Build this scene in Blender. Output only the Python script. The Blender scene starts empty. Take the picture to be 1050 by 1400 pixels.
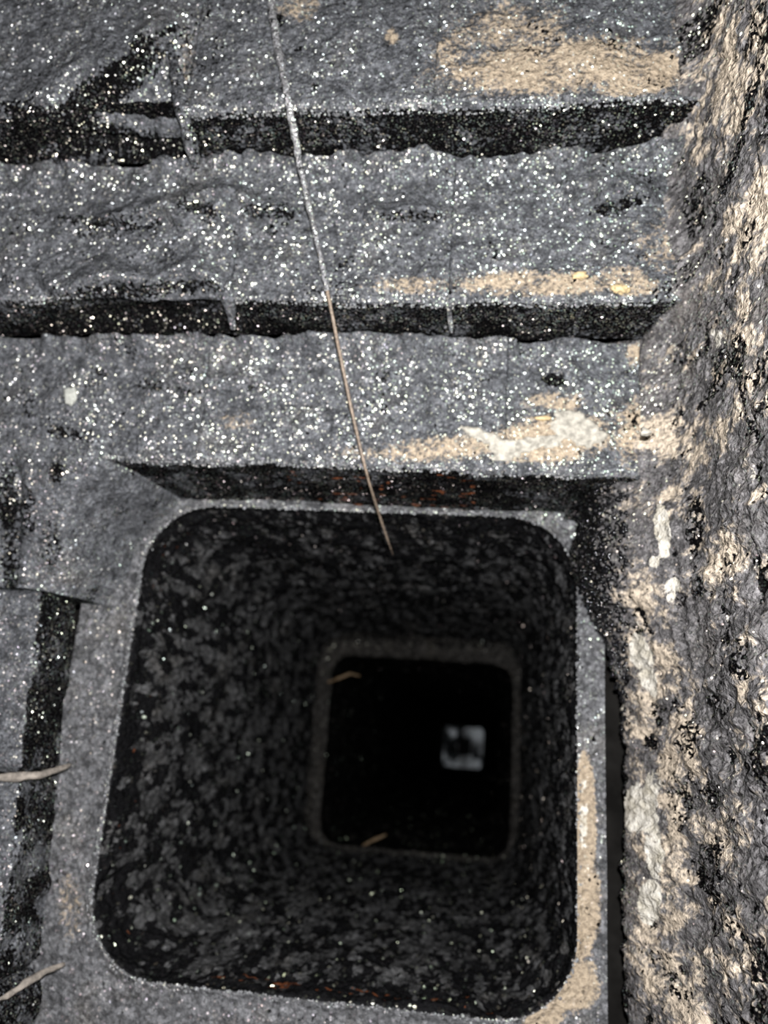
import bpy, bmesh, math, random
import numpy as np
from mathutils import Matrix, Vector

# ------------------------------------------------------------------ camera, sky, flash, exposure
SC = bpy.context.scene
COL = SC.collection
FPX, W, H = 1093.0, 1050.0, 1400.0          # looking straight up a smoke chamber; world +Z is the flue axis

def _n(v): return v / np.linalg.norm(v)
ZC = _n(np.array([125.0, -320.0, -FPX]))
YC = -np.array([265.0, 3835.0, -FPX]); YC = _n(YC - ZC * YC.dot(ZC))
XC = np.cross(YC, ZC)
RW = np.array([XC, YC, ZC])                  # camera -> world
cd = bpy.data.cameras.new('camera'); cam = bpy.data.objects.new('camera', cd); COL.objects.link(cam)
cam.matrix_world = Matrix([list(RW[i]) + [0.0] for i in range(3)] + [[0, 0, 0, 1]])
cd.sensor_fit = 'VERTICAL'; cd.sensor_height = 36.0; cd.lens = 36.0 * FPX / H
cd.clip_start = 0.01; cd.clip_end = 50
cd.dof.use_dof = True; cd.dof.focus_distance = 0.33; cd.dof.aperture_fstop = cd.lens / 3.4
SC.camera = cam

wd = bpy.data.worlds.new('overcast_sky'); SC.world = wd; wd.use_nodes = True
bg = wd.node_tree.nodes['Background']
bg.inputs[0].default_value = (0.86, 0.93, 1.0, 1); bg.inputs[1].default_value = 0.32

fl = bpy.data.lights.new('phone_flash', 'POINT'); fl.energy = 20.5; fl.shadow_soft_size = 0.0035
fl.color = (1.0, 0.985, 0.975)
flo = bpy.data.objects.new('phone_flash', fl); COL.objects.link(flo)
flo.location = RW @ np.array([0.006, 0.032, 0.004])

SC.view_settings.view_transform = 'Standard'; SC.view_settings.look = 'None'
SC.view_settings.exposure = 0.0; SC.view_settings.gamma = 1.0
SC.view_settings.use_curve_mapping = False

# ------------------------------------------------------------------ measuring helpers
def slope(u, v):
    d = RW @ np.array([u - W/2, H/2 - v, -FPX]); return d[0]/d[2], d[1]/d[2]
def at(u, v, z):
    kx, ky = slope(u, v); return np.array([kx*z, ky*z, z])
def proj(P):
    c = P @ RW                                # world -> camera
    return W/2 + FPX*c[..., 0]/-c[..., 2], H/2 - FPX*c[..., 1]/-c[..., 2]

def _hash(ix, iy, iz, seed):
    h = (ix.astype(np.int64)*374761393 + iy.astype(np.int64)*668265263 + iz.astype(np.int64)*2147483647 + seed*974711) & 0xffffffff
    h = ((h ^ (h >> 13)) * 1274126177) & 0xffffffff
    h = ((h ^ (h >> 16)) * 2246822519) & 0xffffffff
    return ((h ^ (h >> 15)) & 0xffffff) / float(0xffffff)
def vnoise(P, s, seed=0):
    Q = P * s if np.isscalar(s) else P * np.asarray(s, float)
    I = np.floor(Q); F = Q - I; F = F*F*F*(F*(F*6-15)+10); r = 0.0
    for dx in (0, 1):
        wx = F[..., 0] if dx else 1-F[..., 0]
        for dy in (0, 1):
            wy = F[..., 1] if dy else 1-F[..., 1]
            for dz in (0, 1):
                wz = F[..., 2] if dz else 1-F[..., 2]
                r = r + wx*wy*wz*_hash(I[..., 0]+dx, I[..., 1]+dy, I[..., 2]+dz, seed)
    return r*2-1
def fbm(P, s, octv=3, seed=0):
    a, r, t = 1.0, 0.0, 0.0; s = np.asarray(s, float)
    for k in range(octv):
        r = r + a*vnoise(P, s, seed+k*17); t += a; a *= .5; s = s*2.03
    return r/t
def worley(P, s, seed=0):
    Q = P*s; I = np.floor(Q); F = Q-I
    d1 = np.full(Q.shape[:-1], 9.0)
    for dx in (-1, 0, 1):
        for dy in (-1, 0, 1):
            for dz in (-1, 0, 1):
                c = [I[..., 0]+dx, I[..., 1]+dy, I[..., 2]+dz]
                e = (dx+_hash(*c, seed)-F[..., 0])**2 + (dy+_hash(*c, seed+1)-F[..., 1])**2 + (dz+_hash(*c, seed+2)-F[..., 2])**2
                d1 = np.minimum(d1, e)
    return np.sqrt(d1)
def sst(x, a, b):
    t = np.clip((x-a)/(b-a), 0, 1); return t*t*(3-2*t)

# ------------------------------------------------------------------ heights of the ledges, from the lens geometry
ZT = 0.50                                              # lower end of the clay liner
ky = lambda v: slope(500, v)[1]
Z3 = ZT*ky(690)/ky(640)
Z2 = Z3*ky(462)/ky(412)
Z1 = Z2*ky(218)/ky(147)
Y1, Y2, Y3 = Z1*ky(147), Z2*ky(412), Z3*ky(640)
IL = (at(205, 760, ZT)[0] + at(126, 1260, ZT)[0])/2-.0035    # inner faces of the liner
IR = at(789, 1100, ZT)[0]
IT = at(500, 699, ZT)[1]
IB = at(500, 1376, ZT)[1]

# ------------------------------------------------------------------ materials
def soot_material(name, grey, cell, tilt, gloss, rough, tar_gloss, dust_col=(0.35, 0.285, 0.212), tar_col=(0.0035, 0.0033, 0.0036), zs=1.0):
    m = bpy.data.materials.new(name); m.use_nodes = True
    nt = m.node_tree; nt.nodes.clear(); L = nt.links.new
    def N(t, **k):
        n = nt.nodes.new(t)
        for a, b in k.items(): setattr(n, a, b)
        return n
    def math_(op, a, b=None, clamp=False):
        n = N('ShaderNodeMath', operation=op); n.use_clamp = clamp
        for i, x in enumerate((a, b)):
            if x is None: continue
            if isinstance(x, (int, float)): n.inputs[i].default_value = x
            else: L(x, n.inputs[i])
        return n.outputs[0]
    def noise(sc, det=3, rg=.6, off=0):
        n = N('ShaderNodeTexNoise'); n.inputs['Scale'].default_value = sc
        n.inputs['Detail'].default_value = det; n.inputs['Roughness'].default_value = rg
        if off:
            v = N('ShaderNodeVectorMath', operation='ADD'); L(tc.outputs['Object'], v.inputs[0])
            v.inputs[1].default_value = (off, off*1.7, off*.4); L(v.outputs[0], n.inputs['Vector'])
        else: L(tc.outputs['Object'], n.inputs['Vector'])
        return n.outputs['Fac']
    def step(x, a, b):
        n = N('ShaderNodeMapRange', interpolation_type='SMOOTHSTEP'); L(x, n.inputs[0])
        n.inputs[1].default_value = a; n.inputs[2].default_value = b
        return n.outputs[0]
    def mixc(f, a, b):
        n = N('ShaderNodeMix', data_type='RGBA')
        if isinstance(f, float): n.inputs[0].default_value = f
        else: L(f, n.inputs[0])
        for i, x in ((6, a), (7, b)):
            if isinstance(x, tuple): n.inputs[i].default_value = (*x, 1)
            else: L(x, n.inputs[i])
        return n.outputs[2]
    tc0 = N('ShaderNodeTexCoord'); mp = N('ShaderNodeMapping'); mp.inputs['Scale'].default_value = (1, 1, zs); L(tc0.outputs['Object'], mp.inputs['Vector'])
    class tc: outputs = {'Object': mp.outputs['Vector']}
    at_ = N('ShaderNodeAttribute', attribute_name='stain'); sp = N('ShaderNodeSeparateColor'); L(at_.outputs['Color'], sp.inputs[0])
    dust_a, lime_a, tar_shade_a = sp.outputs[0], sp.outputs[1], sp.outputs[2]  # third channel holds tar along with painted shade
    rust_a = at_.outputs['Alpha']
    n_fine, n_mid, n_big = noise(420, 2, .6), noise(130, 4, .65, 3.1), noise(34, 3, .55, 7.7)
    g0 = tuple(x*.62 for x in grey); g1 = tuple(x*1.3 for x in grey)
    col = mixc(step(n_mid, .33, .68), g0, g1)
    col = mixc(math_('MULTIPLY', step(n_big, .5, .75), .35), col, (grey[0]*1.3, grey[1]*1.18, grey[2]*1.0))
    dv = mixc(step(n_fine, .3, .7), tuple(x*.7 for x in dust_col), tuple(min(1, x*1.25) for x in dust_col))
    vg = N('ShaderNodeTexVoronoi', feature='F1'); vg.inputs['Scale'].default_value = 1.0/(cell*1.25); L(tc.outputs['Object'], vg.inputs['Vector'])
    sg = N('ShaderNodeSeparateColor'); L(vg.outputs['Color'], sg.inputs[0])
    gv = N('ShaderNodeMapRange'); L(math_('SUBTRACT', sg.outputs[0], math_('MULTIPLY', vg.outputs['Distance'], .55)), gv.inputs[0])
    gv.inputs[1].default_value = -.3; gv.inputs[2].default_value = .8; gv.inputs[3].default_value = .5; gv.inputs[4].default_value = 1.6
    gm = N('ShaderNodeVectorMath', operation='SCALE'); L(col, gm.inputs[0]); L(gv.outputs[0], gm.inputs['Scale']); col = gm.outputs[0]
    def mask(attr, nz, amt, lo, hi):
        return step(math_('ADD', attr, math_('MULTIPLY', math_('SUBTRACT', nz, .5), amt)), lo, hi)
    dm = mask(dust_a, math_('ADD', math_('MULTIPLY', n_mid, .45), math_('MULTIPLY', n_fine, .55)), 2.1, .32, .78)
    col = mixc(dm, col, dv)
    tm = mask(tar_shade_a, math_('ADD', math_('MULTIPLY', n_mid, .62), math_('MULTIPLY', sg.outputs[1], .38)), 2.0, .40, .54)
    col = mixc(tm, col, tar_col)
    rm = mask(rust_a, n_fine, .9, .5, .65)
    col = mixc(rm, col, (0.16, 0.055, 0.025))
    lm = mask(lime_a, n_fine, .9, .42, .6)
    lv = mixc(step(n_mid, .3, .7), (0.46, 0.425, 0.35), (0.70, 0.67, 0.61))
    col = mixc(lm, col, lv)
    # crystals of soot: every voronoi cell is a small facet with a tilt of its own
    vo = N('ShaderNodeTexVoronoi', feature='F1'); vo.inputs['Scale'].default_value = 1.0/cell
    L(tc.outputs['Object'], vo.inputs['Vector'])
    ge = N('ShaderNodeNewGeometry')
    sub = N('ShaderNodeVectorMath', operation='SUBTRACT'); L(vo.outputs['Color'], sub.inputs[0]); sub.inputs[1].default_value = (.5, .5, .5)
    scl = N('ShaderNodeVectorMath', operation='SCALE'); L(sub.outputs[0], scl.inputs[0])
    tl = N('ShaderNodeMapRange'); L(tm, tl.inputs[0]); tl.inputs[3].default_value = tilt; tl.inputs[4].default_value = tilt*1.9
    L(tl.outputs[0], scl.inputs['Scale'])
    add = N('ShaderNodeVectorMath', operation='ADD'); L(ge.outputs['Normal'], add.inputs[0]); L(scl.outputs[0], add.inputs[1])
    nor = N('ShaderNodeVectorMath', operation='NORMALIZE'); L(add.outputs[0], nor.inputs[0])
    dd = N('ShaderNodeMapRange'); L(tm, dd.inputs[0]); dd.inputs[3].default_value = 0; dd.inputs[4].default_value = .07
    dot = step(math_('ADD', vo.outputs['Distance'], dd.outputs[0]), .62, .32)
    sv = N('ShaderNodeSeparateColor'); L(vo.outputs['Color'], sv.inputs[0])
    clump = math_('MULTIPLY', math_('MULTIPLY', step(n_mid, .22, .55), math_('ADD', math_('MULTIPLY', step(n_big, .38, .6), .75), .25)), math_('ADD', math_('POWER', sv.outputs[1], 1.5), .12))
    gl = mixc(tm, (gloss,)*3, (tar_gloss,)*3)
    gl = mixc(math_('MULTIPLY', dm, .75), gl, (gloss*.2,)*3)
    gl = mixc(lm, gl, (0.002,)*3)
    tint = mixc(.3, (1.0, 1.0, 1.0), vo.outputs['Color'])
    mu = N('ShaderNodeMix', data_type='RGBA', blend_type='MULTIPLY'); mu.inputs[0].default_value = 1
    L(gl, mu.inputs[6]); L(tint, mu.inputs[7])
    mv = N('ShaderNodeVectorMath', operation='SCALE'); L(mu.outputs[2], mv.inputs[0]); L(math_('MULTIPLY', dot, clump), mv.inputs['Scale'])
    bump = N('ShaderNodeBump'); bump.inputs['Strength'].default_value = .9; bump.inputs['Distance'].default_value = .0022
    L(math_('ADD', n_fine, n_mid), bump.inputs['Height'])
    df = N('ShaderNodeBsdfDiffuse'); L(col, df.inputs['Color']); L(bump.outputs[0], df.inputs['Normal'])
    gs = N('ShaderNodeBsdfGlossy'); rr = N('ShaderNodeMapRange'); L(tm, rr.inputs[0]); rr.inputs[3].default_value = rough; rr.inputs[4].default_value = rough*.85; L(rr.outputs[0], gs.inputs['Roughness']); L(mv.outputs[0], gs.inputs['Color']); L(nor.outputs[0], gs.inputs['Normal'])
    ad = N('ShaderNodeAddShader'); L(df.outputs[0], ad.inputs[0]); L(gs.outputs[0], ad.inputs[1])
    out = N('ShaderNodeOutputMaterial'); L(ad.outputs[0], out.inputs[0])
    return m

def plain(name, col, rough=.7, metal=0.0, var=.35, scale=300):
    m = bpy.data.materials.new(name); m.use_nodes = True; nt = m.node_tree; b = nt.nodes['Principled BSDF']
    n = nt.nodes.new('ShaderNodeTexNoise'); n.inputs['Scale'].default_value = scale; n.inputs['Detail'].default_value = 3
    tc = nt.nodes.new('ShaderNodeTexCoord'); nt.links.new(tc.outputs['Object'], n.inputs['Vector'])
    r = nt.nodes.new('ShaderNodeValToRGB')
    r.color_ramp.elements[0].position = .35; r.color_ramp.elements[1].position = .65
    r.color_ramp.elements[0].color = (*[c*(1-var) for c in col], 1); r.color_ramp.elements[1].color = (*[min(1, c*(1+var)) for c in col], 1)
    nt.links.new(n.outputs['Fac'], r.inputs[0]); nt.links.new(r.outputs[0], b.inputs['Base Color'])
    bp = nt.nodes.new('ShaderNodeBump'); bp.inputs['Strength'].default_value = .4; bp.inputs['Distance'].default_value = .001
    nt.links.new(n.outputs['Fac'], bp.inputs['Height']); nt.links.new(bp.outputs[0], b.inputs['Normal'])
    if rough > .94: b.inputs['Specular IOR Level'].default_value = 0
    b.inputs['Roughness'].default_value = rough; b.inputs['Metallic'].default_value = metal
    return m

GREY = (0.088, 0.092, 0.101)
M_BRICK = soot_material('sooted_brick', GREY, .00125, 1.3, .74, .40, 1.4)
M_WALL = soot_material('dusty_sooted_wall', (0.125, 0.12, 0.123), .0012, 1.3, .62, .40, 1.2, (0.52, 0.44, 0.35), zs=.62)
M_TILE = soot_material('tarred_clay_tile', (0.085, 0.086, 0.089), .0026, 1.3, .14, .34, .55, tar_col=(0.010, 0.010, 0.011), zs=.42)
M_TILE_FAR = soot_material('dimmed_clay_tile', (0.042, 0.040, 0.038), .0026, 1.3, .06, .34, .25, tar_col=(0.008, 0.008, 0.008), zs=.42)  # same clay, darkened in colour for light falling off up the shaft
M_COLLAR = soot_material('sooted_mortar', (0.11, 0.112, 0.119), .0016, 1.2, .30, .38, .9)
M_GLINT = soot_material('pale_glint_grain', (0.20, 0.205, 0.215), .0012, 1.3, 1.1, .42, .9)  # paler soot, the edge glint put into its colour
M_LIME = plain('pale_lime_mortar', (0.36, 0.34, 0.295), .9)
M_CREAM = plain('cream_mortar', (0.22, 0.195, 0.17), .9)
M_YELLOW = plain('ochre_crumb', (0.5, 0.385, 0.215), .9)
M_FLAKE = plain('pale_ash', (0.40, 0.41, 0.375), .9, var=.12)
M_STEM = plain('dry_straw', (0.20, 0.155, 0.118), .55, scale=500)
M_CRUST = soot_material('sooted_straw', (0.21, 0.21, 0.22), .0008, 1.3, 1.2, .42, .6)
M_STRAW = plain('brown_straw', (0.20, 0.135, 0.075), .6)
M_CAP = plain('daylight_blotched_steel', (0.62, 0.64, 0.66), .42, .6, .95, 11)  # strong blotches paint uneven daylight onto the lid
_r = [n for n in M_CAP.node_tree.nodes if n.type == 'VALTORGB'][0].color_ramp.elements; _r[0].position = .46; _r[1].position = .56
M_DARKMASONRY = plain('sooted_shade_masonry', (0.010, 0.0095, 0.009), .95, scale=60)  # sooted, and blackened further to paint shade into the slot beside the collar
M_BEAD = plain('black_tar', (0.004, 0.004, 0.005), .16, var=.1)

# ------------------------------------------------------------------ object helpers
def mesh_obj(name, V, Fq, mat, parent=None, stain=None, smooth=True, origin=None):
    me = bpy.data.meshes.new(name)
    V = np.asarray(V, float).reshape(-1, 3)
    o0 = np.zeros(3) if origin is None else np.asarray(origin, float)
    me.from_pydata((V-o0).tolist(), [], Fq if isinstance(Fq, list) else Fq.tolist()); me.update()
    if stain is not None:
        a = me.color_attributes.new('stain', 'FLOAT_COLOR', 'POINT')
        a.data.foreach_set('color', np.ascontiguousarray(stain, dtype=np.float32).ravel())
    if smooth: me.polygons.foreach_set('use_smooth', [True]*len(me.polygons))
    me.materials.append(mat)
    o = bpy.data.objects.new(name, me); COL.objects.link(o)
    if parent is not None:
        o.parent = parent
        base = parent.location if parent.parent is None else parent.location + parent.parent.location
        o.location = Vector(o0) - base
    else: o.location = o0
    return o
def thing(name, label, cat, loc, group=None):
    o = bpy.data.objects.new(name, None); COL.objects.link(o); o.location = Vector([float(x) for x in loc])
    o.empty_display_size = .03
    tag(o, label, cat, group); return o
def tag(o, label, cat, group=None):
    o['label'] = label; o['category'] = cat
    if group: o['group'] = group
    return o
def grid_faces(n, m, off=0, wrap=False):
    i = np.arange(n-1)[:, None]; jm = m if wrap else m-1; j = np.arange(jm)[None, :]
    a = i*m+j; b = i*m+(j+1) % m
    return (np.stack([a, b, b+m, a+m], -1).reshape(-1, 4)+off)
def blobs(P, items, edge=.5):
    """soft ellipses of stain or painted shade, given where they sit on the surface"""
    u, v = proj(P); r = np.zeros(u.shape)
    for (cu, cv, ru, rv, rot, w) in items:
        c, s = math.cos(math.radians(rot)), math.sin(math.radians(rot))
        a = ((u-cu)*c+(v-cv)*s)/ru; b = (-(u-cu)*s+(v-cv)*c)/rv
        r = np.maximum(r, w*(1-sst(np.sqrt(a*a+b*b), edge, 1.25)))
    return r
def box(name, lo, hi, mat, parent=None):
    x0, y0, z0 = lo; x1, y1, z1 = hi
    V = [(x0, y0, z0), (x1, y0, z0), (x1, y1, z0), (x0, y1, z0), (x0, y0, z1), (x1, y0, z1), (x1, y1, z1), (x0, y1, z1)]
    F = [(0, 3, 2, 1), (4, 5, 6, 7), (0, 1, 5, 4), (1, 2, 6, 5), (2, 3, 7, 6), (3, 0, 4, 7)]
    return mesh_obj(name, V, F, mat, parent, smooth=False)
def structure(o): o['kind'] = 'structure'; return o

# ------------------------------------------------------------------ soot relief shared by the masonry
def relief(P, amp=1.0):
    big = fbm(P, 22, 2, 5)*.0030
    mid = fbm(P, 85, 3, 9)*.0024
    gran = (.55-worley(P, 300, 31))*.0016*(.5+.5*np.clip(vnoise(P, 60, 77)+.5, 0, 1))
    return (big+mid+gran)*amp

def steps(P, items):
    """small broken lips in the crust: thick above, dropping sharply on the flue side"""
    u, v = proj(P); r = np.zeros(u.shape)
    for (u0, v0, u1, v1, hgt, wid) in items:
        t = np.clip((u-u0)/(u1-u0), -1, 2); vl = v0+(v1-v0)*t+9*np.sin(u*.06+v0)+7*vnoise(P, 90, int(v0))
        d = vl-v
        win = sst(u, u0-15, u0+25)*(1-sst(u, u1-25, u1+15))
        r = r+1.5*hgt*win*np.where(d > 0, np.exp(-(d/wid)**2), np.exp(-(d/4.0)**2))
    return r

bm = bmesh.new(); bmesh.ops.create_icosphere(bm, subdivisions=1, radius=1); bm.verts.ensure_lookup_table()
IV = np.array([v.co[:] for v in bm.verts]); IF = np.array([[v.index for v in f.verts] for f in bm.faces]); bm.free()
rng = np.random.default_rng(5)
def beads(name, pts, rr, mat, parent, stain=None):
    VB, FB, k = [], [], 0
    for p in pts:
        r = rng.uniform(*rr); VB.append(p+IV*r*rng.uniform(.7, 1.25, 3)); FB.append(IF+k); k += len(IV)
    V = np.vstack(VB)
    o = mesh_obj(name, V, np.vstack(FB), mat, parent, None if stain is None else np.tile(np.array(stain, float), (len(V), 1)), origin=V.mean(0))
    o['kind'] = 'stuff'; return o

# ------------------------------------------------------------------ back corbels: three courses, every brick a part
DUST = {1: [(760, 90, 210, 50, -4, .8), (880, 100, 90, 40, -15, .8), (620, 70, 40, 55, 0, .55), (410, 12, 45, 25, 0, .6), (535, 50, 14, 16, 0, .75),
            (255, 75, 18, 50, 0, .42), (700, 40, 120, 60, 0, .5), (960, 40, 60, 90, 0, .5)],
        2: [(730, 388, 150, 24, 0, .8), (560, 390, 90, 18, 0, .5), (860, 385, 55, 26, 10, .7), (960, 260, 40, 120, 0, .55), (905, 330, 60, 60, 0, .4)],
        3: [(760, 600, 120, 42, -5, .8), (620, 612, 130, 26, -4, .7), (890, 483, 45, 22, 0, .8), (325, 575, 35, 25, 0, .45), (870, 590, 50, 60, 0, .7), (760, 550, 60, 20, 0, .55), (500, 620, 60, 14, 0, .5)]}
TAR_SHADE = {1: [(700, 30, 5, 5, 0, 0), (380, 28, 11, 10, 0, 1), (430, 120, 6, 8, 0, .8), (195, 62, 22, 16, -30, 1), (225, 44, 24, 7, -20, .9), (150, 118, 115, 30, -38, 1.0), (110, 178, 150, 24, 16, 1.0)],  # tar spots, plus shade painted under crust lips and in chipped corners
       2: [(275, 285, 36, 12, 15, .8), (370, 290, 45, 13, 0, .75), (140, 305, 80, 8, 8, .75), (565, 296, 60, 9, 3, .7), (845, 283, 45, 12, -15, .8), (160, 400, 110, 16, -5, .75), (270, 392, 40, 12, 0, .7)],
       3: [(757, 520, 19, 10, 12, 1.2), (240, 533, 60, 5, 5, .6), (300, 440, 60, 20, 0, .8)]}
STEP = {1: [(40, 155, 245, 62, .004, 40)],
        2: [(130, 300, 330, 306, .0060, 26), (255, 275, 400, 300, .0055, 24), (490, 297, 610, 300, .0050, 22), (770, 275, 890, 266, .0050, 24), (60, 398, 300, 384, .006, 22)],
        3: [(190, 530, 360, 528, .0022, 18), (60, 470, 200, 480, .002, 22)]}

def make_brick(course, xa, xb, yback, ylip, z, ztop, parent, chip=None, liprag=.0028):
    st = .0011
    nx = max(8, int((xb-xa)/st))
    xs = np.linspace(xa, xb, nx)
    ny = int(abs(ylip-yback)/st); nz = int((ztop-z)/st)+2
    R = .0035
    prof = [(y, z, 0.0) for y in np.linspace(yback, ylip-R, ny)]
    for a in (22, 45, 68): prof.append((ylip-R+R*math.sin(math.radians(a)), z+R-R*math.cos(math.radians(a)), a/90))
    prof += [(ylip, q, 1.0) for q in np.linspace(z+R, ztop-.0005, nz)]
    pr = np.array(prof); m = len(pr)
    P = np.zeros((nx, m, 3)); P[..., 0] = xs[:, None]; P[..., 1] = pr[None, :, 0]; P[..., 2] = pr[None, :, 1]
    f = pr[None, :, 2]+np.zeros((nx, 1))
    Nn = np.stack([np.zeros_like(f), np.sin(f*math.pi/2), -np.cos(f*math.pi/2)], -1)
    d = relief(P, 1.0)
    d = d*(1-.35*f)
    d = np.where(f > .5, np.minimum(d, .0022), d)
    d = d+steps(P, STEP[course])*(1-f)
    # ragged lip: whole front moves in and out
    lip = fbm(P*np.array([1, 0, 0]), 16, 3, 40+course)*liprag
    near = np.exp(-np.abs(P[..., 1]-ylip)/.02)
    P[..., 1] += lip*near
    e = np.minimum(P[..., 0]-xa, xb-P[..., 0])
    d = d-.0005*np.exp(-(e/.0014)**2)               # the joint between bricks stands back
    if chip is not None: P, d = chip(P, d, f)
    if course > 1:                                   # soot packed into the inner corner above
        pack = np.exp(-np.maximum(P[..., 1]-yback, 0)/.010)
        d = d+pack*(1-f)*np.maximum(.002, .008+.015*fbm(P*np.array([1, .3, .3]), 22, 5, 50+course)+.005*vnoise(P*np.array([1, .6, .6]), 150, 53+course))
    P = P+Nn*d[..., None]
    u, v = proj(P)
    stain = np.zeros((nx, m, 4))
    stain[..., 0] = blobs(P, DUST[course], .3)*(1.0+.4*fbm(P, 70, 3, 91))*(1-sst(f, .2, .6))
    stain[..., 2] = np.maximum(blobs(P, TAR_SHADE[course])*.85, sst(f, .5, 1.0)*(.92+.75*fbm(P, 60, 3, 3)))  # upright faces darkened too, tar mixed with painted grazing shade
    stain[..., 2] = np.maximum(stain[..., 2], .30*sst(fbm(P, 50, 3, 88), .2, .6))
    stain[..., 3] = .9*sst(vnoise(P, (160, 300, 300), 21), .45, .8)*sst(f, .5, .9)*(1.0 if course == 3 else 0)*(np.abs(u-520) < 130)
    V = P.reshape(-1, 3); S = stain.reshape(-1, 4)
    F = grid_faces(nx, m)[:, ::-1].tolist()
    # close the brick: back, top, ends
    n0 = len(V); zb = ztop-.0005
    ext = np.array([(x, yback, zb) for x in xs]); V = np.vstack([V, ext]); S = np.vstack([S, np.zeros((nx, 4))])
    for i in range(nx-1):
        F.append([i*m, n0+i, n0+i+1, (i+1)*m][::-1]); F.append([i*m+m-1, (i+1)*m+m-1, n0+i+1, n0+i][::-1])
    F.append(list(range(m))+[n0]); F.append([n0+nx-1]+list(range((nx-1)*m+m-1, (nx-1)*m-1, -1)))
    return mesh_obj('brick', V, F, M_BRICK, parent, S, origin=((xa+xb)/2, ylip, z))

def chip_left(P, d, f):
    """the left brick of the first course has lost its lower front corner"""
    u, v = proj(P)
    line = 152-112*np.clip((u+0)/240.0, -.3, 1.0)+12*vnoise(P, 60, 61)
    t = np.clip((v-line)/95.0, 0, 1)
    lost = .022*t**.8*sst(u, -40, 120)*(1-f)
    front = f*.012*sst(u, -40, 150)*sst(Z2-P[..., 2], .002, .012)
    return P, d-lost-front
def chip_mid(P, d, f):
    u, v = proj(P)
    t = np.clip((v-(398-14*np.clip((u-60)/240, 0, 1)+8*vnoise(P, 60, 62)))/40.0, 0, 1)
    return P, d-.013*t*sst(u, 40, 120)*(1-sst(u, 290, 330))*(1-f)-f*.010*sst(u, 40, 120)*(1-sst(u, 290, 330))*sst(Z3-P[..., 2], .002, .012)

def course_thing(k, label, z, ytop, ylip, yback, cuts, ztop, chips=(), x1=.125):
    t = thing('corbel_course', label, 'corbel', (0, ylip, z), 'corbelled brick courses at the back of the smoke chamber')
    xs = [-.46]+[at(u, v, z)[0] for u, v in cuts]+[x1]
    out = []
    for i in range(len(xs)-1):
        g = .0001
        out.append(make_brick(k, xs[i]+g, xs[i+1]-g, yback, ylip, z, ztop, t, chips[i] if i < len(chips) else None))
    return t, out
C1, B1 = course_thing(1, 'lowest corbelled brick ledge, at the top edge of the photo, tan dust at its right', Z1, None, Y1, Y1-.20, [(252, 150), (594, 120)], Z2, (chip_left,), .112)
C2, B2 = course_thing(2, 'middle corbelled brick ledge with broken crust ridges and a tan strip along its lip', Z2, None, Y2, Y1+.0032, [(312, 410), (613, 410)], Z3, (chip_mid,), .104)
C3, B3 = course_thing(3, 'highest corbelled brick ledge just above the flue mouth, with a white mortar smear at right', Z3, None, Y3, Y2+.0032, [(265, 640), (690, 640)], ZT, (), .085)

# pale grains added as the bright glint along the broken lips
def lip_grains(bricks, n, parent, ulim, z):
    pts = []
    V = np.vstack([np.array([(b.matrix_basis @ v.co)[:] for v in b.data.vertices])+np.array(parent.location) for b in bricks])
    u, v = proj(V); s_ = np.abs(V[:, 2]-(z+.001)) < .0035
    y = {Z1: Y1, Z2: Y2, Z3: Y3}[z]
    k = np.flatnonzero(s_ & (np.abs(V[:, 1]-y) < .0035) & (u > ulim[0]) & (u < ulim[1]))
    beads('glint_grains', V[rng.choice(k, min(n, len(k)), replace=False)], (.0004, .0011), M_GLINT, parent, (0, 0, 0, 0))
lip_grains(B1, 480, C1, (250, 960), Z1); lip_grains(B2, 420, C2, (30, 900), Z2); lip_grains(B3, 420, C3, (110, 800), Z3)

# mortar ridge standing out of the joint in the first course
def ridge(name, pts, rad, mat, parent, seed, flat=.6, label=None, stain=None, segs=10):
    pts = np.array(pts, float); n = 40
    t = np.linspace(0, len(pts)-1, n); i = np.clip(t.astype(int), 0, len(pts)-2); fr = (t-i)[:, None]
    C = pts[i]*(1-fr)+pts[i+1]*fr
    T = np.gradient(C, axis=0); T /= np.linalg.norm(T, axis=1)[:, None]
    up = np.array([0, 0, -1.0]); A = np.cross(T, up); A /= np.linalg.norm(A, axis=1)[:, None]; B = np.cross(A, T)
    a = np.linspace(0, 2*math.pi, segs, endpoint=False)
    prof = np.sin(np.linspace(.25, math.pi-.25, n))**.5
    P = C[:, None]+prof[:, None, None]*rad*(np.cos(a)[None, :, None]*A[:, None]+flat*np.sin(a)[None, :, None]*B[:, None])
    P = P*1.0; dirv = P-C[:, None]; P = C[:, None]+dirv*(1+.55*fbm(P, 160, 2, seed))[..., None]
    F = grid_faces(n, segs, wrap=True).tolist(); F += [list(range(segs))[::-1], list(range((n-1)*segs, n*segs))]
    S = None
    if stain is not None: S = np.tile(np.array(stain, float), (n*segs, 1))
    o = mesh_obj(name, P, F, mat, parent, S, origin=C[n//2])
    if label: o['label'] = label
    return o
ridge('mortar_joint', [at(232, 60, Z1+.001), at(243, 110, Z1+.0005), at(250, 160, Z1+.002), at(262, 205, Z1+.012), at(268, 228, Z1+.02)], .0042, M_BRICK, C1, 4, stain=(0.1, 0, .3, 0))
ridge('mortar_joint', [at(312, 385, Z2), at(312, 405, Z2+.001), at(316, 430, Z2+.012), at(318, 450, Z2+.02)], .0036, M_BRICK, C2, 5, stain=(.1, 0, .1, 0))
ridge('mortar_joint', [at(608, 395, Z2+.001), at(613, 412, Z2+.0005), at(615, 436, Z2+.014), at(617, 455, Z2+.02)], .0016, M_BRICK, C2, 6, stain=(0, .4, 0, 0))

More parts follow.
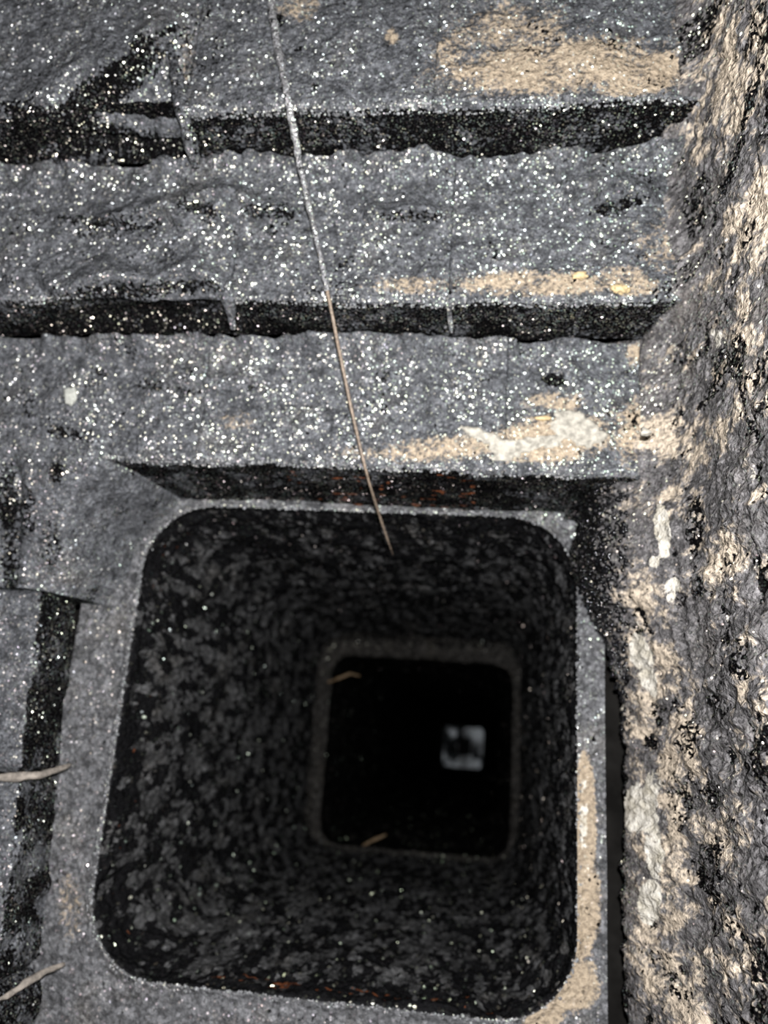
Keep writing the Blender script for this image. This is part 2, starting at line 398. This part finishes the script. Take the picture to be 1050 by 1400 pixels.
# white smear of mortar on the highest ledge (a sub-part of its right brick), cut from the brick's own relief
def smear_underside(items, z, parent, lift, seed, ulim, vlim, name='mortar_smear', label=None):
    a, b = at(ulim[0], vlim[0], z), at(ulim[1], vlim[1], z)
    xs = np.arange(a[0], b[0], .001); ys = np.arange(a[1], b[1], .001)
    P = np.zeros((len(xs), len(ys), 3)); P[..., 0] = xs[:, None]; P[..., 1] = ys[None]; P[..., 2] = z
    mk = blobs(P, items, .35)+.7*fbm(P, (130, 210, 1), 4, seed)
    d = relief(P)+lift*sst(mk, .42, .75)+.0006*vnoise(P, 500, seed)
    P[..., 2] -= d
    F = grid_faces(len(xs), len(ys))[:, ::-1]; mf = mk.reshape(-1)[F].min(1)
    F = F[mf > .45]; used = np.unique(F); mp = -np.ones(mk.size, int); mp[used] = np.arange(len(used))
    V = P.reshape(-1, 3)[used]; F = mp[F]
    n = len(V); Vt = V.copy(); Vt[:, 2] += lift+.001
    ed = {}
    for q in F.tolist():
        for i in range(4):
            e = (q[i], q[(i+1) % 4])
            if (e[1], e[0]) in ed: del ed[(e[1], e[0])]
            else: ed[e] = 1
    FF = F.tolist()+(F[:, ::-1]+n).tolist()+[[b_, a_, a_+n, b_+n] for a_, b_ in ed]
    o = mesh_obj(name, np.vstack([V, Vt]), FF, M_LIME, parent, origin=V.mean(0))
    if label: o['label'] = label
    return o
smear_underside([(785, 585, 42, 26, 20, 1), (720, 608, 75, 13, -6, 1), (660, 597, 40, 12, 25, .9), (690, 622, 30, 12, -20, .8), (810, 600, 30, 14, -10, .8)],
                Z3, B3[2], .0014, 12, (625, 850), (540, 645), label='white smear of lime mortar')

# ------------------------------------------------------------------ right wall, crusted with dust
LIMEW = [(905, 725, 12, 42, -8, 1), (918, 805, 13, 22, 0, 1), (880, 905, 15, 55, -18, 1), (875, 1100, 26, 45, 20, 1), (893, 1150, 14, 60, -4, .95), (888, 1232, 18, 34, 5, 1.05),
         (845, 965, 11, 9, 0, .8), (895, 770, 8, 10, 0, .7), (1000, 840, 12, 14, 0, .5), (958, 545, 12, 10, 0, .55), (980, 462, 10, 16, 0, .6), (1025, 650, 10, 12, 0, .5)]
DUSTW = [(1010, 90, 70, 130, 10, .72), (1035, 300, 40, 90, 0, .75), (955, 200, 25, 40, 0, .5), (900, 640, 70, 120, 0, .45), (850, 740, 60, 110, 0, .42), (870, 900, 60, 200, -6, .6),
         (900, 1280, 62, 190, 2, .68), (930, 1050, 45, 200, 0, .52), (1000, 760, 60, 60, 0, .5), (1020, 480, 50, 90, 0, .48), (1000, 1150, 40, 60, 0, .4), (1030, 1000, 40, 90, 0, .42), (1025, 1330, 40, 90, 0, .4),
         (980, 600, 30, 40, 0, .6), (930, 1380, 60, 60, 0, .7), (880, 590, 60, 40, 0, .7), (1000, 300, 22, 30, 0, .7)]
def wall_x(P):
    y, z = P[..., 1], P[..., 2]
    w = lambda a: sst(y, a-.006, a+.006)
    zc = Z1+(Z2-Z1)*w(Y1)+(Z3-Z2)*w(Y2)+(ZT+.02-Z3)*w(Y3+.004)
    x = .105-.019*sst(z, .40, .50)
    fil = .013*np.exp(-np.maximum(zc-z, 0)/.009)*(1-sst(y, Y3-.01, Y3+.03))
    toe = .030*np.exp(-((y-(Y3+.025))/.055)**2)*sst(z, .37, .475)
    return x-toe-fil
def wall_relief(P):
    def layers(k):
        Q = P*np.array([0, 1, k])
        return (.5-worley(Q, 85, 51))*.0022+fbm(Q, 120, 3, 19)*.0030+(.55-worley(Q, 270, 33))*.0022+(.55-worley(Q, 480, 34))*.0010
    w = sst(P[..., 1], -.24, -.06)
    fur = fbm(P*np.array([0, 12, 150.]), 1, 2, 66)*.0012*np.exp(-((P[..., 1]+.06)/.10)**2)
    return wall_big(P)+layers(.45)*w+layers(1.0)*(1-w)*.8+fur
def wall_big(P): return fbm(P*np.array([0, 1, .7]), 20, 2, 15)*.0035
def wall_pos(y, z):
    P = np.stack([np.zeros_like(y), y, z], -1); P[..., 0] = .104
    d = wall_relief(P); P[..., 0] = wall_x(P)-d
    return P, d
ys = np.arange(-.46, .34, .0012)
zs = np.concatenate([np.array([-.5, -.2, 0, .06]), np.arange(.10, .497, .0012)])
YY, ZZ = np.meshgrid(ys, zs, indexing='ij')
PW, dW = wall_pos(YY, ZZ)
St = np.zeros(PW.shape[:-1]+(4,))
QW = PW*np.array([0, 1, .55]); patch = fbm(QW, 70, 3, 71)
St[..., 0] = np.clip(blobs(PW, DUSTW, .3)*.8+.38*patch+.5*fbm(QW, 150, 2, 72)+.12, 0, 1.2)
uu, vv = proj(PW)
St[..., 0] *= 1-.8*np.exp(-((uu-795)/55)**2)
St[..., 1] = blobs(PW, LIMEW, .55)*.85+.6*fbm(QW, 150, 2, 5)*(blobs(PW, LIMEW, .6) > .05)
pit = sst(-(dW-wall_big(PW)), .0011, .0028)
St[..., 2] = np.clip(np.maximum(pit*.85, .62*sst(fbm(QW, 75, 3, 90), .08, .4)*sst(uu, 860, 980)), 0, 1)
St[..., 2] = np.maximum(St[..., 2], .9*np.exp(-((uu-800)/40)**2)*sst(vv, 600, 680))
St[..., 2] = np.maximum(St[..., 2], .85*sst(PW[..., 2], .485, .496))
n, m = YY.shape
V = PW.reshape(-1, 3); F = grid_faces(n, m).tolist()
Vb = np.array([(.30, ys[0], zs[0]), (.30, ys[0], zs[-1]), (.30, ys[-1], zs[0]), (.30, ys[-1], zs[-1])]); b0 = len(V)
F += [[b0, b0+1]+list(range(m-1, -1, -1)), [b0+3, b0+2]+list(range((n-1)*m, n*m)),
      [b0+1, b0+3]+[i*m+m-1 for i in range(n-1, -1, -1)], [b0+2, b0]+[i*m for i in range(n)], [b0, b0+2, b0+3, b0+1]]
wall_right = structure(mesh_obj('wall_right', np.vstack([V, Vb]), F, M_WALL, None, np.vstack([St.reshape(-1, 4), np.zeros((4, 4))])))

# glossy beads of tar packed at the foot of the right wall
sel = np.argwhere((uu > 792) & (uu < 858) & (vv > 640) & (vv < 1010) & (PW[..., 2] > .36))
sel = sel[rng.choice(len(sel), 520, replace=False)]
beads('soot_beads', [PW[i, j] for i, j in sel], (.0008, .0020), M_BEAD, wall_right)

# ------------------------------------------------------------------ clay liner: rounded square tubes
def rsq(l, r, t, b, rad, per):
    """points round a rounded square, evenly spaced, with outward normals"""
    segs = []; L = r-l-2*rad; Hh = b-t-2*rad; q = rad*math.pi/2
    tot = 2*L+2*Hh+4*q; s = np.linspace(0, tot, per, endpoint=False)
    P = np.zeros((per, 2)); N = np.zeros((per, 2))
    for i, x in enumerate(s):
        for kind, ln, d in (('t', L, 0), ('c', q, 0), ('r', Hh, 0), ('c', q, 1), ('b', L, 0), ('c', q, 2), ('l', Hh, 0), ('c', q, 3)):
            if x <= ln+1e-12: break
            x -= ln
        if kind == 't': P[i] = (l+rad+x, t); N[i] = (0, -1)
        elif kind == 'r': P[i] = (r, t+rad+x); N[i] = (1, 0)
        elif kind == 'b': P[i] = (r-rad-x, b); N[i] = (0, 1)
        elif kind == 'l': P[i] = (l, b-rad-x); N[i] = (-1, 0)
        else:
            c = [(r-rad, t+rad), (r-rad, b-rad), (l+rad, b-rad), (l+rad, t+rad)][d]
            a = -math.pi/2+d*math.pi/2+x/rad
            P[i] = (c[0]+rad*math.cos(a), c[1]+rad*math.sin(a)); N[i] = (math.cos(a), math.sin(a))
    return P, N
ZJ = IL/slope(425, 1020)[0]                           # joint with the second tile
print('Z', Z1, Z2, Z3, ZT, ZJ, 'Y', Y1, Y2, Y3, 'inner', IL, IR, IT, IB)

def tile(name_t, label, l, r, t, b, rad, z0, z1, wall_t, per, zs_in, parent_group, rough=1.0, rustband=False, mat=None, rimdark=1.0, base=.95):
    cx, cy = (l+r)/2, (t+b)/2
    th = thing('flue_tile', label, 'flue tile', (cx, cy, z0), parent_group)
    Pi, Ni = rsq(l, r, t, b, rad, per); Po, No = rsq(l-wall_t, r+wall_t, t-wall_t, b+wall_t, rad+wall_t*.6, per)
    rows = len(zs_in)
    P = np.zeros((rows, per, 3)); P[..., :2] = Pi[None]; P[..., 2] = np.array(zs_in)[:, None]
    N3 = np.zeros((rows, per, 3)); N3[..., :2] = Ni[None]
    d = (fbm(P, 30, 2, 3)*.0024+np.clip(fbm(P, (70, 70, 40), 3, 8), -.2, 1)*.0036+(.5-worley(P*np.array([1, 1, .5]), 260, 13))*.0020)*rough
    fade = sst(P[..., 2], z0, z0+.006)
    Q = P-N3*(d*(.35+.65*fade))[..., None]
    S = np.zeros((rows, per, 4))
    fl_ = fbm(P, (130, 130, 48), 3, 8)
    rimd = np.exp(-(P[..., 2]-z0)/.030)*rimdark
    S[..., 2] = np.clip(base+.62*rimd-1.35*fl_+.30*(N3[..., 1] < -.5)*np.exp(-(P[..., 2]-z0)/.12), 0, 1.3)  # darker near the rim; extra dark on upper wall paints its flash shade
    if rustband:
        S[..., 3] = .85*sst(vnoise(P, (150, 300, 420), 4), .4, .8)*np.exp(-((P[..., 2]-z0-.02)/.016)**2)*(N3[..., 1] > .6)*(np.abs(P[..., 0]-(l+r)/2-.02) < .10)
        S[..., 3] = np.maximum(S[..., 3], .8*sst(vnoise(P, 220, 7), .62, .9)*np.exp(-((P[..., 2]-z0-.03)/.02)**2)*(N3[..., 0] < -.6))
    V = np.vstack([Q.reshape(-1, 3), np.column_stack([Po, np.full(per, z1)]), np.column_stack([Po, np.full(per, z0)])])
    S[0, :, :] = S[0]*rimdark
    S = np.vstack([S.reshape(-1, 4), np.tile([.10*(1-rimdark), 0, .1+.40*(1-rimdark), 0], (2*per, 1))])
    F = grid_faces(rows+2, per, wrap=True).tolist()
    a = (rows+1)*per
    for j in range(per):
        k = (j+1) % per; F.append([a+j, a+k, k, j])
    mesh_obj('tile_wall', V, F, mat or M_TILE, th, S, origin=(cx, cy, z0))
    return th
zin = np.concatenate([np.arange(ZT+.003, ZT+.10, .0012), np.arange(ZT+.10, ZT+.26, .002), np.linspace(ZT+.26, ZJ-.0001, 110)])
T1 = tile('a', 'large tar-blackened clay flue tile with rounded corners, its open mouth nearest', IL, IR, IT, IB, .045, ZT+.003, ZJ-.0001, .0065, 900, zin,
          None, 1.0, True, base=.47)

# collar of sooted mortar and tile end round the mouth: plate with the rounded opening, wide at left, thin at top
def collar():
    per = 1200; rows = 70
    Pi, Ni = rsq(IL, IR, IT, IB, .045, per)
    Lo, Ro, To, Bo = -.262, at(829, 1150, ZT)[0], IT-.0085, IB+.10
    Po = np.zeros_like(Pi)
    C = np.array([(IL+IR)/2, (IT+IB)/2]); D = Pi-C
    sx = np.where(D[:, 0] > 0, (Ro-C[0])/np.maximum(D[:, 0], 1e-9), (Lo-C[0])/np.minimum(D[:, 0], -1e-9))
    sy = np.where(D[:, 1] > 0, (Bo-C[1])/np.maximum(D[:, 1], 1e-9), (To-C[1])/np.minimum(D[:, 1], -1e-9))
    Po = C+D*np.minimum(sx, sy)[:, None]
    t = np.linspace(0, 1, rows)**1.3
    P = np.zeros((rows, per, 3)); P[..., :2] = Pi[None]*(1-t[:, None, None])+Po[None]*t[:, None, None]; P[..., 2] = ZT
    dist = np.linalg.norm(P[..., :2]-Pi[None], axis=-1)
    R = .003
    P[..., 2] += -.0005-.0012*np.exp(-(dist/.003)**2)*(1+.6*vnoise(P, 300, 3))
    rel = (fbm(P, 30, 2, 25)*.0022+fbm(P, 110, 3, 26)*.0012+(.5-worley(P, 330, 27))*.0009)
    P[..., 2] -= rel*(.4+.6*sst(dist, 0, .006))
    # the left side droops a little towards the corner fill
    u, v = proj(P)
    S = np.zeros((rows, per, 4))
    S[..., 0] = np.maximum(blobs(P, [(800, 1130, 17, 110, 0, 1.15), (798, 1080, 12, 60, 0, 1.2), (797, 1250, 26, 80, 6, 1), (780, 1345, 45, 45, -30, 1), (745, 1390, 45, 22, -35, .9),
                                     (95, 1240, 20, 60, 0, .42), (505, 650, 30, 8, 0, .4)], .5), 0)
    S[..., 1] = blobs(P, [(798, 1110, 9, 80, 0, .62)], .4)*(.75+.6*fbm(P, 160, 2, 8))
    S[..., 2] = np.clip(.7*sst(fbm(P, 55, 3, 6), .2, .5)*sst(u, 700, 760)*(v < 780)+.6*np.exp(-((u-776)/14)**2)*(v < 1000)*sst(v, 760, 800), 0, 1)
    V = P.reshape(-1, 3); S_ = S.reshape(-1, 4)
    # outer skirt and back so it has thickness
    ro = P[-1].copy(); ro[:, 2] = ZT+.045; ri = P[0].copy(); ri[:, :2] += Ni*.0012; ri[:, 2] = ZT+.008
    V = np.vstack([V, ro, ro*0+np.column_stack([Pi+Ni*.008, np.full(per, ZT+.045)]), np.column_stack([Pi+Ni*.008, np.full(per, ZT+.006)]), ri])
    S_ = np.vstack([S_, np.tile([.25, 0, .75, 0], (per, 1)), np.zeros((3*per, 4))])
    F = grid_faces(rows+4, per, wrap=True)[:, ::-1].tolist()
    a = (rows+3)*per
    for j in range(per):
        k = (j+1) % per; F.append([a+j, j, k, a+k])
    mesh_obj('mortar_collar', V, F, M_COLLAR, T1, S_, origin=((IL+IR)/2, IT, ZT))['label'] = 'grey sooted collar round the mouth, tan dust on its right side'
collar()
def rim_grains():
    Pi, Ni = rsq(IL, IR, IT, IB, .045, 900)
    pts = []
    for i in range(900):
        for _ in range(1 if Ni[i, 0] > .5 else 2):
            q = Pi[i]+Ni[i]*rng.uniform(-.0004, .0022); pts.append((q[0], q[1], ZT+rng.uniform(-.0012, .0012)))
    beads('glint_grains', np.array(pts), (.0006, .0013), M_GLINT, T1, (0, 0, 0, 0))  # pale grains added as the bright glint round the rim
rim_grains()

# second tile, a little narrower, and the rest of the shaft
z2 = ZJ
a2, b2 = at(445, 1020, z2), at(700, 1020, z2); c2, d2 = at(570, 901, z2), at(570, 1164, z2)
zin2 = np.linspace(z2, z2+.598, 150)
SH = 'dark upper tiles of the flue shaft'
T2 = tile('b', 'second flue tile, its narrower brown-grey end ledge framing the black square inside the shaft', a2[0], b2[0], c2[1], d2[1], .028, z2, z2+.598, .034, 420, zin2, None, 1.2, rimdark=0.0, mat=M_TILE_FAR)
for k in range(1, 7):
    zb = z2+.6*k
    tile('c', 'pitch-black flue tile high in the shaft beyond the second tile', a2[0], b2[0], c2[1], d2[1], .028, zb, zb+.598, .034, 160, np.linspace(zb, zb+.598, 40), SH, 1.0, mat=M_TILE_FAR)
ZTOP = z2+.6*7

# rain cap over the top of the flue, the only daylight
cx, cy = (a2[0]+b2[0])/2, (c2[1]+d2[1])/2; hw, hh = (b2[0]-a2[0])/2+.034, (d2[1]-c2[1])/2+.034
cap = thing('chimney_cap', 'small pale steel rain cap glimmering in daylight at the far end of the shaft', 'chimney cap', (cx, cy, ZTOP))
zl = ZTOP+.16
lw, lh = hw+.03, hh+.03
V = [(cx-lw, cy-lh, zl), (cx+lw, cy-lh, zl), (cx+lw, cy+lh, zl), (cx-lw, cy+lh, zl), (cx-.02, cy-.02, zl+.09), (cx+.02, cy-.02, zl+.09), (cx+.02, cy+.02, zl+.09), (cx-.02, cy+.02, zl+.09)]
Vt = [(x, y, z+.003) for x, y, z in V]
F = [(0, 1, 5, 4), (1, 2, 6, 5), (2, 3, 7, 6), (3, 0, 4, 7), (4, 5, 6, 7)]
F = F+[tuple(i+8 for i in f[::-1]) for f in F]+[(0, 8, 9, 1), (1, 9, 10, 2), (2, 10, 11, 3), (3, 11, 8, 0)]
mesh_obj('cap_lid', V+Vt, F, M_CAP, cap, smooth=False, origin=(cx, cy, zl))
for sx in (-1, 1):
    for sy in (-1, 1):
        px_, py_ = cx+sx*(hw-.012), cy+sy*(hh-.012)
        box('cap_leg', (px_-.006, py_-.006, ZTOP), (px_+.006, py_+.006, zl+.01), M_CAP, cap)
# invented block under the lid, makes the dark middle of the daylight patch
box('lid_dark_block', (cx-.035, cy-.05, zl-.01), (cx+.045, cy+.05, zl+.089), M_DARKMASONRY, cap)

# ------------------------------------------------------------------ left side: corbel bricks with mortar ridges, and the parged corner
CL = thing('corbel_course', 'narrow brick ledge down the left edge of the photo, beside a dark slot', 'corbel', (-.25, 0, .45))
ZL = .452
def lip_left(y):
    ya, yb = at(56, 800, ZL), at(0, 1290, ZL)
    return ya[0]+(yb[0]-ya[0])*(y-ya[1])/(yb[1]-ya[1])
def left_brick(y0, y1):
    st = .0011; nyy = int((y1-y0)/st); ysl = np.linspace(y0, y1, nyy)
    R = .003
    prof = [(-q, 0.0, 0.0) for q in np.linspace(.14, R, int(.10/st))]
    for a in (22, 45, 68): prof.append((-R+R*math.sin(math.radians(a)), R-R*math.cos(math.radians(a)), a/90))
    prof += [(0.0, q, 1.0) for q in np.linspace(R, ZT-ZL-.004, 45)]
    pr = np.array(prof); mm = len(pr)
    P = np.zeros((nyy, mm, 3)); P[..., 1] = ysl[:, None]; P[..., 0] = lip_left(P[..., 1])+pr[None, :, 0]; P[..., 2] = ZL+pr[None, :, 1]
    f = pr[None, :, 2]+np.zeros((nyy, 1))
    Nn = np.stack([np.sin(f*math.pi/2), np.zeros_like(f), -np.cos(f*math.pi/2)], -1)
    d = relief(P, .9); e = np.minimum(P[..., 1]-y0, y1-P[..., 1]); d = d-.005*np.exp(-(e/.0025)**2)
    d = d+f*np.clip(fbm(P, 45, 2, 44), 0, 1)*.006
    P = P+Nn*d[..., None]
    S = np.zeros((nyy, mm, 4)); fl_ = fbm(P, 75, 3, 45)
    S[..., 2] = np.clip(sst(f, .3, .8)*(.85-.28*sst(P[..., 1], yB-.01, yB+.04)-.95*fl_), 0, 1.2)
    V = P.reshape(-1, 3); S = S.reshape(-1, 4); F = grid_faces(nyy, mm).tolist(); n0 = len(V)
    V = np.vstack([V, [(P[i, 0, 0], ysl[i], ZT-.004) for i in range(nyy)]]); S = np.vstack([S, np.zeros((nyy, 4))])
    for i in range(nyy-1):
        F.append([i*mm, n0+i, n0+i+1, (i+1)*mm]); F.append([i*mm+mm-1, (i+1)*mm+mm-1, n0+i+1, n0+i])
    F.append(list(range(mm-1, -1, -1))+[n0][::-1]); F.append([n0+nyy-1]+list(range((nyy-1)*mm, nyy*mm)))
    return mesh_obj('brick', V, F, M_BRICK, CL, S, origin=(lip_left(y0), (y0+y1)/2, ZL))
yA, yB, yC, yD = at(55, 803, ZL)[1], at(40, 1062, ZL)[1], at(10, 1352, ZL)[1], at(0, 1560, ZL)[1]
left_brick(yA, yB-.0012); left_brick(yB+.0012, yC-.0012); left_brick(yC+.0012, yD)
ridge('mortar_joint', [at(-30, 1063, ZL-.002), at(25, 1062, ZL-.002), at(50, 1060, ZL+.004), at(80, 1052, ZL+.022), at(96, 1045, ZL+.034)], .0024, M_CREAM, CL, 8, .7, 'cream mortar ridge squeezed out between bricks')
ridge('mortar_joint', [at(-30, 1380, ZL-.002), at(8, 1362, ZL-.001), at(35, 1345, ZL+.010), at(62, 1328, ZL+.024), at(88, 1318, ZL+.036)], .0018, M_CREAM, CL, 9, .7, 'cream mortar ridge slanting across the slot')

# parged corner: rises from the ledge to the collar
def corner():
    st = .0012
    ys = np.arange(Y3-.02, yA+.002, st)
    xb = -.203-np.maximum(ys-Y3, 0)*.55
    c_ = np.clip(ys-IT, 0, .045); edge = IL+.045-np.sqrt(np.maximum(.045**2-(.045-c_)**2, 0))
    xb = np.minimum(xb, edge-.0075)
    q = np.linspace(0, 1, 170)
    P = np.zeros((len(q), len(ys), 3)); P[..., 0] = -.40*(1-q[:, None])+(xb+.004)[None]*q[:, None]; P[..., 1] = ys[None]; P[..., 2] = .455
    u, v = proj(P)
    t = np.clip((P[..., 0]-(xb-.030)[None])/.030, 0, 1); t = t*t
    zl = Z3-.004+(ZL-Z3)*sst(v, 650, 790)
    P[..., 2] = zl*(1-t)+(ZT+.004)*t
    u, v = proj(P)
    P[..., 2] += .012*np.exp(-((u-12-6*vnoise(P, 50, 2))/10)**2)*sst(v, 610, 650)*(1-sst(v, 780, 830))
    P[..., 2] -= relief(P, .9)+.003*fbm(P, 60, 2, 12)
    S = np.zeros(P.shape[:-1]+(4,)); u, v = proj(P)
    S[..., 2] = np.clip(.75*np.exp(-((u-14)/13)**2)*sst(v, 620, 660)+.7*blobs(P, [(78, 645, 14, 18, 0, 1), (70, 745, 14, 40, 0, .7), (40, 700, 12, 40, 0, .6)])+.5*sst(fbm(P, 60, 3, 7), .2, .5), 0, 1.1)
    n, m = u.shape; V = P.reshape(-1, 3); Vt = V.copy(); Vt[:, 2] = ZT+.02
    F = grid_faces(n, m)[:, ::-1]; k = n*m
    FF = F.tolist()
    bord = [i*m for i in range(n)]+[(n-1)*m+j for j in range(1, m)]+[i*m+m-1 for i in range(n-2, -1, -1)]+list(range(m-2, 0, -1))
    nb = len(bord); V = np.vstack([V, Vt[bord]]); S_ = np.vstack([S.reshape(-1, 4), np.tile([0, 0, .9, 0], (nb, 1))])
    for i in range(nb):
        j = (i+1) % nb; FF.append([bord[i], bord[j], k+j, k+i])
    FF.append([k+i for i in range(nb)])
    structure(mesh_obj('trim_1', V, FF, M_BRICK, None, S_, origin=(-.3, Y3, Z3)))
corner()

# ------------------------------------------------------------------ rest of the smoke chamber and firebox, closing off the daylight
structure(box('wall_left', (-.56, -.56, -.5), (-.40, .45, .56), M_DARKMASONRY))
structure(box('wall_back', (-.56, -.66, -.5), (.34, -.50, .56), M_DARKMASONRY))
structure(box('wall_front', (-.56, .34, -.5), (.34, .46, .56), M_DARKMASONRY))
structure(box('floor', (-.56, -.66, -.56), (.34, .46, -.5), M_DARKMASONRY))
def ceiling():
    lo = (-.56, -.66); hi = (.34, .46); g = .0075
    il, ir, it, ib = IL-g, IR+g, IT-g, IB+g; za, zb_ = .546, .60
    V = []; F = []
    for z in (za, zb_):
        V += [(lo[0], lo[1], z), (hi[0], lo[1], z), (hi[0], hi[1], z), (lo[0], hi[1], z), (il, it, z), (ir, it, z), (ir, ib, z), (il, ib, z)]
    for i in range(4):
        j = (i+1) % 4
        F += [(i, j, 4+j, 4+i)[::-1], (8+i, 8+j, 12+j, 12+i), (i, j, 8+j, 8+i), (4+i, 12+i, 12+j, 4+j)]
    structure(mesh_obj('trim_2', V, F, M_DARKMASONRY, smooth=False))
ceiling()
def chimney_shell():
    l, r, t, b = a2[0]-.045, b2[0]+.045, c2[1]-.045, d2[1]+.045; th = .1
    V = []; F = []
    for z in (.60, ZTOP-.05):
        V += [(l-th, t-th, z), (r+th, t-th, z), (r+th, b+th, z), (l-th, b+th, z), (l, t, z), (r, t, z), (r, b, z), (l, b, z)]
    for i in range(4):
        j = (i+1) % 4
        F += [(i, j, 4+j, 4+i)[::-1], (8+i, 8+j, 12+j, 12+i), (i, j, 8+j, 8+i), (4+i, 12+i, 12+j, 4+j)]
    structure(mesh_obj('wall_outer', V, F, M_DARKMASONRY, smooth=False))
chimney_shell()

# ------------------------------------------------------------------ small things
# a long stem lying across the lips of the three ledges, its end hanging into the flue mouth
def stem():
    key = [(362, -60, Z1-.006), (370, 0, Z1-.006), (383, 80, Z1-.006), (396, 147, Z1-.0058), (412, 235, Z1+.018), (432, 325, Z2-.013), (453, 425, Z2-.0045), (468, 500, Z2+.014), (484, 575, Z3-.016), (502, 650, Z3-.004), (519, 705, Z3+.036), (530, 738, Z3+.062), (538, 760, Z3+.085)]
    K = np.array([at(*k) for k in key]); n = 150
    t = np.linspace(0, len(K)-1, n); i = np.clip(t.astype(int), 0, len(K)-2)
    def cr(i, f):
        p0, p1, p2, p3 = K[max(i-1, 0)], K[i], K[i+1], K[min(i+2, len(K)-1)]
        return .5*((2*p1)+(-p0+p2)*f+(2*p0-5*p1+4*p2-p3)*f*f+(-p0+3*p1-3*p2+p3)*f**3)
    C = np.array([cr(a, b-a) for a, b in zip(i, t)])
    T = np.gradient(C, axis=0); T /= np.linalg.norm(T, axis=1)[:, None]
    A = np.cross(T, [1, 0, 0.]); A /= np.linalg.norm(A, axis=1)[:, None]; B = np.cross(T, A)
    a = np.linspace(0, 2*math.pi, 8, endpoint=False)
    root = thing('dry_stem', 'long thin dry stem across the brick ledges, frosted above, bare tan at its tip', 'stem', C[75])
    def tube(name, lo, hi, rad, mat, wob, S=None):
        c = C[lo:hi]; nn = hi-lo; r = rad(np.linspace(0, 1, nn))
        P = c[:, None]+(np.cos(a)[None, :, None]*A[lo:hi, None]+np.sin(a)[None, :, None]*B[lo:hi, None])*r[:, None, None]
        D = P-c[:, None]; P = c[:, None]+D*(1+wob*fbm(P, 420, 2, 3))[..., None]
        F = grid_faces(nn, 8, wrap=True).tolist()+[list(range(8))[::-1], list(range((nn-1)*8, nn*8))]
        return mesh_obj(name, P, F, mat, root, None if S is None else np.tile(S, (nn*8, 1)), origin=c[nn//2])
    tube('stem', 0, n, lambda q: .0012*(1-.35*q)*np.clip((1-q)*12, .12, 1), M_STEM, .2)
    tube('soot_crust', 0, 72, lambda q: .0027*(1-.5*q), M_CRUST, .7, np.array([0.1, .05, .12, 0]))['label'] = 'grey frosted soot crust on the upper stem'
stem()

def lump(name, label, cat, c, size, mat, seed, group=None, sub=3):
    bm = bmesh.new(); bmesh.ops.create_icosphere(bm, subdivisions=sub, radius=1)
    bm.verts.ensure_lookup_table(); V = np.array([v.co[:] for v in bm.verts]); F = [[v.index for v in f.verts] for f in bm.faces]; bm.free()
    V = V*(1+.75*fbm(V, 2.2, 3, seed))[:, None]*np.array(size)+np.array(c)
    o = mesh_obj(name, V, F, mat, origin=c); return tag(o, label, cat, group)
lump('ash_flake', 'pale grey-white flake of ash stuck to the highest ledge at far left', 'flake', at(96, 540, Z3-.0016), (.0042, .0058, .0016), M_FLAKE, 3)
lump('mortar_crumb', 'small bright yellow crumb on the right lip of the middle ledge', 'crumb', at(848, 395, Z2-.0015), (.0045, .0028, .0018), M_YELLOW, 6)
lump('mortar_crumb', 'flat ochre crumb left of the brighter yellow one on the middle ledge', 'crumb', at(794, 377, Z2-.0015), (.0042, .0022, .0014), M_YELLOW, 9)
lump('mortar_crumb', 'tiny white bead-like crumb in the middle of the highest ledge', 'crumb', at(656, 497, Z3-.002), (.0014, .0019, .0014), M_LIME, 11, sub=2)
lump('mortar_crumb', 'thin tan crumb just above the white mortar smear', 'crumb', at(742, 572, Z3-.0018), (.0042, .0016, .0014), M_YELLOW, 14, sub=2)
lump('mortar_crumb', 'cream crumb at the corner where the highest ledge meets the right wall', 'crumb', at(882, 591, .392), (.003, .0022, .0022), M_LIME, 16, sub=2)

def straw(label, pts, rad):
    o = ridge('straw_fragment', pts, rad, M_STRAW, None, 3, .8, segs=6); tag(o, label, 'straw')
straw('thin curved brown straw at the top left corner of the second tile', [at(446, 934, ZJ+.002), at(462, 928, ZJ-.004), at(478, 921, ZJ-.003), at(492, 924, ZJ+.004)], .0022)
straw('short brown straw lying at the bottom edge of the second tile', [at(496, 1156, ZJ-.004), at(512, 1148, ZJ-.005), at(528, 1141, ZJ-.002)], .0022)
